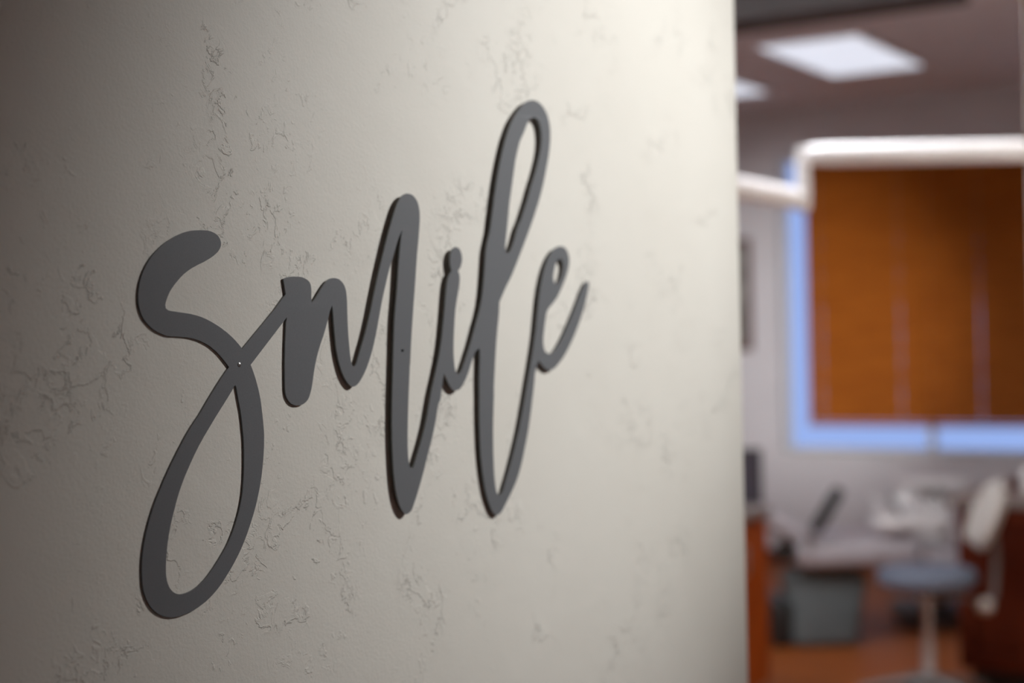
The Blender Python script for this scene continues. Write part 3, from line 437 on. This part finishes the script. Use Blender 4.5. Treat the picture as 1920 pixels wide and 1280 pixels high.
rng = random.Random(4)
def blind(x0, x1, slots, label):
    w = x1 - x0
    z0, z1 = .965, 2.857
    t = empty('window_blind', label, 'blind', (x0, YB + .045, z0), 0, 'wooden window blinds')
    sm = [slat_mesh('slat', w, slots, s) for s in (0, .004, .008, .013)]
    n = int((z1 - z0 - .09) / PITCH) + 1
    for i in range(n):
        z = .055 + i * PITCH
        zw = z0 + z
        k = rng.choice((1, 2, 3, 3)) if zw < 1.85 else (1 if zw < 2.25 and rng.random() < .4 else 0)
        o = bpy.data.objects.new('slat', sm[k])
        COL.objects.link(o)
        o.parent = t
        o.location = (0, 0, z)
        o.rotation_euler = (R(-20), 0, 0)
    obj('bottom_rail', B(0, w, -.026, .026, 0, .022, bev=.004), 'slat', t)
    obj('head_rail', B(0, w, -.028, .028, z1 - z0 - .05, z1 - z0, bev=.003), 'slat', t)
    for s in slots:
        obj('ladder_cord', T([(s, -.030, .02), (s, -.030, z1 - z0 - .05)], .0016, seg=6), 'cord', t)
    return t
blind(-4.03, -3.161, (.105, .665), 'closed brown wooden blind covering the left half of the window')
blind(-3.159, -2.295, (.335, .755), 'closed brown wooden blind covering the right half of the window')

# ------------------------------------------------------------------ lettering on the wall
PLATE = .0013
def gap(y, z):
    def sm(t):
        t = min(1, max(0, t))
        return t * t * (3 - 2 * t)
    return .0002 + .0033 * sm((y - .84) / .17) * (1 - .40 * sm((y - 1.2) / .12)) * min(1.5, max(.45, 1 + (z - 1.6) * 1.8 * (1 if z > 1.6 else sm((y - 1.04) / .09))))

def lettering():
    rings = [[(a * 1e-4, c * 1e-4) for a, c in r] for r in RINGS]
    flat = [p for r in rings for p in r]
    tris = tessellate_polygon([[Vector((a, c, 0)) for a, c in r] for r in rings])
    n = len(flat)
    verts = [(WX + gap(a, c) + PLATE, a, c) for a, c in flat] + [(WX + gap(a, c), a, c) for a, c in flat]
    faces = []
    for t in tris:
        a, b_, c = t
        (y0, z0), (y1, z1), (y2, z2) = flat[a], flat[b_], flat[c]
        if (y1 - y0) * (z2 - z0) - (y2 - y0) * (z1 - z0) < 0:
            a, c = c, a
        faces.append((a, b_, c)); faces.append((c + n, b_ + n, a + n))
    s = 0
    for r in rings:
        m = len(r)
        for k in range(m):
            i, j = s + k, s + (k + 1) % m
            faces.append((i, j, j + n, i + n))
        s += m
    me = bpy.data.meshes.new('lettering')
    me.from_pydata(verts, [], faces)
    me.materials.append(M['sign'])
    bm = bmesh.new(); bm.from_mesh(me)
    bmesh.ops.recalc_face_normals(bm, faces=bm.faces[:])
    bm.to_mesh(me); bm.free()
    for p in me.polygons:
        p.use_smooth = True
    me.set_sharp_from_angle(angle=R(40))
    return me

sign = empty('wall_sign', 'dark grey cut-out script word smile mounted on the cream wall', 'sign', (0, 0, 0))
o = bpy.data.objects.new('lettering', lettering())
COL.objects.link(o); o.parent = sign
def screw(y, z, r, m, label):
    x = WX + gap(y, z) + PLATE
    s = obj('screw', lathe([(0, .0009), (r * .55, .0008), (r, .0003), (r, -.001)], 16, (x, y, z), Matrix.Rotation(R(90), 4, 'Y')), m, sign, smooth=True)
    s['label'] = label
screw(.8232, 1.5880, .0016, 'steel', 'small shiny screw head')
screw(1.0120, 1.5952, .0016, 'black_hole', 'small dark screw')

# ------------------------------------------------------------------ wall spotlight on the hallway ceiling (above the frame)
SP = Vector((.453, 1.868, 2.466))
SD = Vector((-.734, -.299, -.45)).normalized()
spot = empty('ceiling_spotlight', 'adjustable white spotlight on the hallway ceiling aimed at the lettering', 'lamp', (0, 0, 0))
q = SD.to_track_quat('-Z', 'Y').to_matrix().to_4x4()
back = SP - SD * .10
bmh = lathe([(.0, .11), (.05, .11), (.11, .08), (.135, .03), (.135, -.012), (.13, -.012), (.13, .004), (0, .004)], 24)
bmh.transform(Matrix.Translation(back) @ q)
obj('lamp_head', bmh, 'white', spot, smooth=True)
piv = back - SD * .07
obj('arm', T([piv, (piv.x + .02, piv.y, HH - .03)], .009, seg=10), 'white', spot, smooth=True)
obj('ceiling_plate', lathe([(0, -.03), (.055, -.03), (.055, 0), (0, 0)], 24, (piv.x + .02, piv.y, HH)), 'white', spot, smooth=True)
ld = bpy.data.lights.new('wall_spot', 'SPOT')
ld.energy = WALL_SPOT_W
ld.color = (.978, 1.0, 1.015)
ld.spot_size = 2 * .437
ld.spot_blend = 1.0
ld.shadow_soft_size = .08
lo_ = bpy.data.objects.new('wall_spot', ld)
COL.objects.link(lo_)
lo_.matrix_world = Matrix.Translation(SP) @ q

# ------------------------------------------------------------------ ceiling light panels in the treatment room, then added fill panels out of view
def troffer(x0, y0, label, m, name='ceiling_light'):
    w, l = .57, 1.2
    t = empty(name, label, 'ceiling light', (x0, y0, H), 0, 'ceiling light panels')
    bm = bmesh.new()
    box(bm, -.03, 0, -.03, l + .03, -.012, -.001); box(bm, w, w + .03, -.03, l + .03, -.012, -.001)
    box(bm, 0, w, -.03, 0, -.012, -.001); box(bm, 0, w, l, l + .03, -.012, -.001)
    obj('frame', bm, 'vinyl', t)
    obj('diffuser', B(0, w, 0, l, -.008, -.002), m, t)
    return t
troffer(-3.37, 8.05, 'large lit ceiling panel in front of the window blinds', 'panel')
troffer(-4.50, 8.40, 'lit ceiling panel mostly hidden behind the sign wall edge', 'panel')
troffer(-3.37, 4.2, 'added fill light panel between the doorway and the dark beam', 'panel_fill')  # this and the next two: added out of view to brighten the room
troffer(-2.1, 4.2, 'added fill light panel above the dental light arm', 'panel_fill')
troffer(-4.6, 4.2, 'added fill light panel deep in the treatment room', 'panel_fill')

# ------------------------------------------------------------------ dental light on its jointed arm
dl = empty('dental_light', 'white jointed dental light arm reaching across the window top', 'dental light', (-1.03, 5.13, 0))
off = Vector((1.03, -5.13, 0))
def rel(p): return Vector(p) + off
obj('ceiling_post', T([rel((-1.03, 5.13, H)), rel((-1.03, 5.13, 2.12))], .04, seg=20), 'white', dl, smooth=True)
obj('upper_arm', T([rel((-1.03, 5.13, 2.164)), rel((-1.25, 4.99, 2.164)), rel((-1.72, 4.70, 2.164)), rel((-1.775, 4.667, 2.165)), rel((-1.80, 4.652, 2.15))], [.033, .034, .034, .031, .022], seg=16), 'white', dl, smooth=True)
obj('elbow', lathe([(0, .205), (.02, .20), (.022, .185), (.023, .03), (.02, .008), (0, .0)], 20, rel((-1.80, 4.654, 1.985))), 'white', dl, smooth=True)
obj('lower_arm', T([rel((-1.812, 4.67, 2.025)), rel((-1.818, 4.60, 2.028)), rel((-1.84, 4.27, 2.035)), rel((-1.87, 3.75, 2.05))], [.030, .034, .033, .030], seg=16), 'white', dl, smooth=True)
obj('yoke', T(arc([rel((-1.87, 3.75, 2.05)), rel((-1.88, 3.62, 2.05)), rel((-1.88, 3.62, 1.93))]), .016, seg=12), 'white', dl, smooth=True)
LP = Vector((-1.9, 3.66, 1.86))
LD = (Vector((-4.1, 10.4, 1.6)) - LP).normalized()
lq = LD.to_track_quat('-Z', 'Y').to_matrix().to_4x4()
bmh = lathe([(0, .10), (.05, .095), (.09, .06), (.11, 0), (.105, -.01), (.10, 0), (0, .012)], 28)
bmh.transform(Matrix.Translation(rel(LP)) @ lq @ Matrix.Diagonal((1.25, .8, 1, 1)))
obj('lamp_head', bmh, 'white', dl, smooth=True)
obj('handle', T([rel((-2.04, 3.64, 1.80)), rel((-2.12, 3.62, 1.77))], .012, seg=10), 'white', dl, smooth=True)
ld = bpy.data.lights.new('dental_lamp', 'SPOT')
ld.energy = DENTAL_W
ld.color = (1, .98, .97)
ld.spot_size = R(24)
ld.spot_blend = 1.0
ld.shadow_soft_size = .07
lo_ = bpy.data.objects.new('dental_lamp', ld)
COL.objects.link(lo_)
lo_.matrix_world = Matrix.Translation(LP + LD * .02) @ lq

# ------------------------------------------------------------------ furniture of the treatment room
A = R(31.8)
def stool():
    t = empty('operator_stool', 'dentist stool with blue-grey round seat and pale curved backrest', 'stool', (-2.04, 6.62, 0), A)
    obj('seat', lathe([(0, .60), (.12, .60), (.17, .597), (.20, .585), (.212, .56), (.205, .53), (.18, .515), (0, .515)], 36), 'seat', t, smooth=True)
    obj('seat_pan', lathe([(0, .515), (.16, .515), (.15, .50), (.05, .485), (0, .485)], 28), 'dark', t, smooth=True)
    obj('gas_lift', lathe([(0, .49), (.019, .49), (.019, .30), (.027, .30), (.027, .14), (.034, .13), (.034, .09), (0, .09)], 20), 'chrome', t, smooth=True)
    obj('hub', lathe([(0, .15), (.035, .15), (.05, .12), (.05, .075), (0, .075)], 20), 'dull_metal', t, smooth=True)
    for k in range(5):
        a = R(20 + 72 * k)
        c, s = math.cos(a), math.sin(a)
        leg = obj('leg', T([(c * .03, s * .03, .112), (c * .16, s * .16, .095), (c * .29, s * .29, .066)], [.024, .020, .014], seg=10), 'dull_metal', t, smooth=True)
        rot = Matrix.Rotation(a + .5, 4, 'Z') @ Matrix.Rotation(R(90), 4, 'X')
        obj('caster', lathe([(0, -.011), (.022, -.011), (.0265, -.006), (.0265, .006), (.022, .011), (0, .011)], 16, (c * .295, s * .295, .0268), rot), 'black', leg, smooth=True)
    br = obj('backrest_bracket', T(arc([(.05, .0, .497), (.19, 0, .45), (.262, 0, .42), (.285, 0, .46), (.30, 0, .62), (.285, 0, .80)]), .011, seg=10, flat=1.4), 'dull_metal', t, smooth=True)
    obj('knob', lathe([(0, -.028), (.028, -.028), (.034, -.015), (.034, .02), (.022, .032), (0, .032)], 18, (.245, 0, .425), Matrix.Rotation(R(90), 4, 'Y')), 'pad', br, smooth=True)
    # curved pad: swept around the sitter, leaning back
    bm = bmesh.new()
    nu, nv = 14, 10
    rows = []
    for side in (0, 1):
        grid = []
        for i in range(nu + 1):
            u = i / nu * 2 - 1
            col = []
            for j in range(nv + 1):
                v = j / nv * 2 - 1
                e = max(0., 1 - abs(u) ** 2.4) ** .5 * max(0., 1 - abs(v) ** 2.2) ** .5
                hw = .17
                y = u * hw * (1 - .25 * v * v)
                x = .235 + .05 * (v + 1) * .9 - .035 * u * u
                z = .815 + v * .150 * (1 - .30 * u * u)
                x += (.036 if side else -.036) * e
                col.append(bm.verts.new((x, y, z)))
            grid.append(col)
        rows.append(grid)
    for s_, grid in enumerate(rows):
        for i in range(nu):
            for j in range(nv):
                fq = (grid[i][j], grid[i + 1][j], grid[i + 1][j + 1], grid[i][j + 1])
                bm.faces.new(fq if s_ else fq[::-1])
    bmesh.ops.remove_doubles(bm, verts=bm.verts[:], dist=1e-5)
    obj('backrest', bm, 'pad', t, smooth=True)
stool()

def cabinet_right():
    x0, x1, y0, y1 = -2.04, -1.42, 7.02, 9.35
    t = empty('base_cabinet', 'dark red-brown base cabinet with taupe worktop behind the stool', 'cabinet', (x0, y0, 0))
    w, d = x1 - x0, y1 - y0
    obj('body', B(.02, w - .02, .02, d - .02, .09, .82), 'cab', t)
    obj('plinth', B(.06, w - .06, .06, d - .06, 0, .09), 'black', t)
    bm = bmesh.new()
    box(bm, .02, .09, 0, .02, .09, .82); box(bm, w - .09, w - .02, 0, .02, .09, .82)
    box(bm, .09, w - .09, 0, .02, .09, .17); box(bm, .09, w - .09, 0, .02, .74, .82)
    obj('end_panel', bm, 'cab', t)
    for k in range(3):
        ya = .03 + k * (d - .06) / 3
        dr = obj('door', B(w - .02, w, ya + .006, ya + (d - .06) / 3 - .006, .11, .80, bev=.003), 'cab', t)
        obj('handle', T(arc([(w, ya + .08, .60), (w + .03, ya + .08, .60), (w + .03, ya + .08, .72), (w, ya + .08, .72)]), .005, seg=8), 'chrome', dr, smooth=True)
    obj('worktop', B(-.02, w + .03, -.02, d + .02, .82, .86, bev=.006), 'counter', t)
cabinet_right()
cup = empty('paper_cup', 'white paper cup on the taupe worktop at the right edge', 'cup', (-1.79, 7.42, .86))
obj('body', lathe([(0, .002), (.030, 0), (.034, .03), (.040, .10), (.038, .10), (.032, .006), (0, .006)], 24), 'white', cup, smooth=True)
obj('rim', lathe([(.038, .098), (.042, .099), (.042, .104), (.038, .104)], 24), 'white', cup, smooth=True)

def cabinet_left():
    x0, x1, y0, y1 = -3.30, -2.66, 5.65, 6.37
    t = empty('wood_cabinet', 'orange-brown wooden cabinet beside the sign wall edge', 'cabinet', (x0, y0, 0))
    w, d = x1 - x0, y1 - y0
    obj('body', B(.0, w - .02, .0, d, .09, .82), 'oak', t)
    obj('plinth', B(.05, w - .06, .05, d - .05, 0, .09), 'black', t)
    for k in range(2):
        ya = k * d / 2
        dr = obj('door', B(w - .02, w, ya + .004, ya + d / 2 - .004, .10, .81, bev=.003), 'oak', t)
        yh = ya + (d / 2 - .06 if k == 0 else .06)
        obj('handle', T(arc([(w, yh, .60), (w + .03, yh, .60), (w + .03, yh, .72), (w, yh, .72)]), .005, seg=8), 'chrome', dr, smooth=True)
    obj('worktop', B(-.02, w + .02, -.02, d + .01, .82, .86, bev=.006), 'counter', t)
cabinet_left()
mon = empty('monitor', 'dark monitor on the orange cabinet beside the sign wall edge', 'monitor', (-2.865, 6.24, .86), R(20))
obj('foot', B(-.10, .10, -.08, .08, 0, .012, bev=.003), 'black', mon)
obj('neck', B(-.025, .025, .01, .03, .012, .14), 'black', mon)
obj('housing', B(-.22, .22, -.012, .02, .014, .255, bev=.006), 'black', mon)
obj('screen', B(-.205, .205, -.014, -.0125, .028, .24), 'screen', mon)

def dental_chair():
    t = empty('dental_chair', 'grey dental chair on a charcoal base under the window', 'dental chair', (-2.98, 7.79, 0), A)
    # base housing: tapered block
    bm = bmesh.new()
    box(bm, -.17, .24, -.20, .20, .0, .38, bev=.05, seg=4)
    for v in bm.verts:
        k = 1 - .35 * (v.co.z / .38)
        if v.co.x < 0:
            v.co.x = v.co.x * (1 + .0 * k)
        else:
            v.co.x = v.co.x * (.72 + .28 * v.co.z / .38)
        v.co.y *= k
    obj('base', bm, 'dark', t, smooth=True)
    obj('pump_housing', B(-.27, -.16, -.17, .17, 0, .24, bev=.03, seg=3), 'black', t, smooth=True)
    obj('seat', B(-.15, .50, -.26, .26, .41, .56, bev=.055, seg=4), 'chair', t, smooth=True)
    obj('leg_rest', move(B(0, .55, -.22, .22, -.055, .055, bev=.045, seg=4), Matrix.Translation((.47, .0, .475)) @ Matrix.Rotation(R(14), 4, 'Y')), 'chair', t, smooth=True)
    obj('backrest', move(B(-.62, 0, -.25, .25, -.055, .055, bev=.05, seg=4), Matrix.Translation((-.08, 0, .55)) @ Matrix.Rotation(R(33), 4, 'Y')), 'chair', t, smooth=True)
    obj('headrest', move(B(-.20, 0, -.13, .13, -.04, .04, bev=.035, seg=4), Matrix.Translation((-.60, 0, .92)) @ Matrix.Rotation(R(20), 4, 'Y')), 'chair', t, smooth=True)
    ar = obj('armrest', move(B(-.13, .13, -.035, .035, -.032, .032, bev=.028, seg=4), Matrix.Translation((.0, -.29, .715)) @ Matrix.Rotation(R(-58), 4, 'Y')), 'black', t, smooth=True)
    obj('pivot_cover', lathe([(0, -.02), (.05, -.02), (.055, -.01), (.055, .02), (0, .02)], 22, (-.21, -.26, .51), Matrix.Rotation(R(90), 4, 'X')), 'black', t, smooth=True)
    obj('column', B(-.09, .14, -.11, .11, .30, .43), 'dark', t)
    obj('armrest_post', T([(-.10, -.24, .47), (-.05, -.285, .64)], .016, seg=10), 'chrome', t, smooth=True)
dental_chair()

def delivery_unit():
    t = empty('delivery_cart', 'white dental delivery cart with instrument tray beside the chair', 'cart', (-2.57, 8.53, 0), A)
    obj('base', B(-.22, .22, -.20, .20, .05, .11, bev=.02, seg=3), 'dark', t, smooth=True)
    for sx in (-1, 1):
        for sy in (-1, 1):
            obj('caster', lathe([(0, -.012), (.021, -.012), (.025, -.006), (.025, .006), (.021, .012), (0, .012)], 14, (sx * .18, sy * .16, .0255), Matrix.Rotation(R(90), 4, 'X')), 'black', t, smooth=True)
    obj('column', B(-.10, .05, -.06, .06, .11, .75, bev=.012, seg=3), 'white', t, smooth=True)
    obj('worktop', B(-.19, .14, -.16, .16, .755, .80, bev=.015, seg=3), 'white', t, smooth=True)
    obj('support_arm', T(arc([(0, -.05, .56), (-.02, -.20, .57), (-.30, -.50, .58), (-.30, -.56, .60)]), .02, seg=12), 'white', t, smooth=True)
    tr_ = obj('instrument_tray', B(-.475, -.115, -.70, -.46, .60, .665, bev=.02, seg=3), 'white', t, smooth=True)
    obj('tray_edge', B(-.46, -.13, -.69, -.47, .665, .68, bev=.004), 'white', tr_)
    for k in range(5):
        x = -.44 + k * .07
        bm = T([(x, -.70, .69), (x - .005, -.64, .72), (x + (k - 2) * .012, -.53, .76 if k != 2 else .80)], [.008, .011, .009], seg=10)
        obj('handpiece', bm, 'white' if k != 1 else 'dark', t, smooth=True)
    obj('control_panel', move(B(-.05, .05, -.012, .012, -.035, .035, bev=.006), Matrix.Translation((-.29, -.48, .735)) @ Matrix.Rotation(R(-25), 4, 'X')), 'white', t, smooth=True)
delivery_unit()

pic = empty('framed_picture', 'maroon-framed picture on the window wall beside the sign wall edge', 'picture', (-5.02, YB, 1.50))
bm = bmesh.new()
w, h_ = .59, .80
box(bm, 0, .035, -.03, -.002, 0, h_); box(bm, w - .035, w, -.03, -.002, 0, h_)
box(bm, .035, w - .035, -.03, -.002, 0, .035); box(bm, .035, w - .035, -.03, -.002, h_ - .035, h_)
obj('frame', bm, 'frame_wood', pic)
obj('print', B(.035, w - .035, -.016, -.002, .035, h_ - .035), 'print', pic)
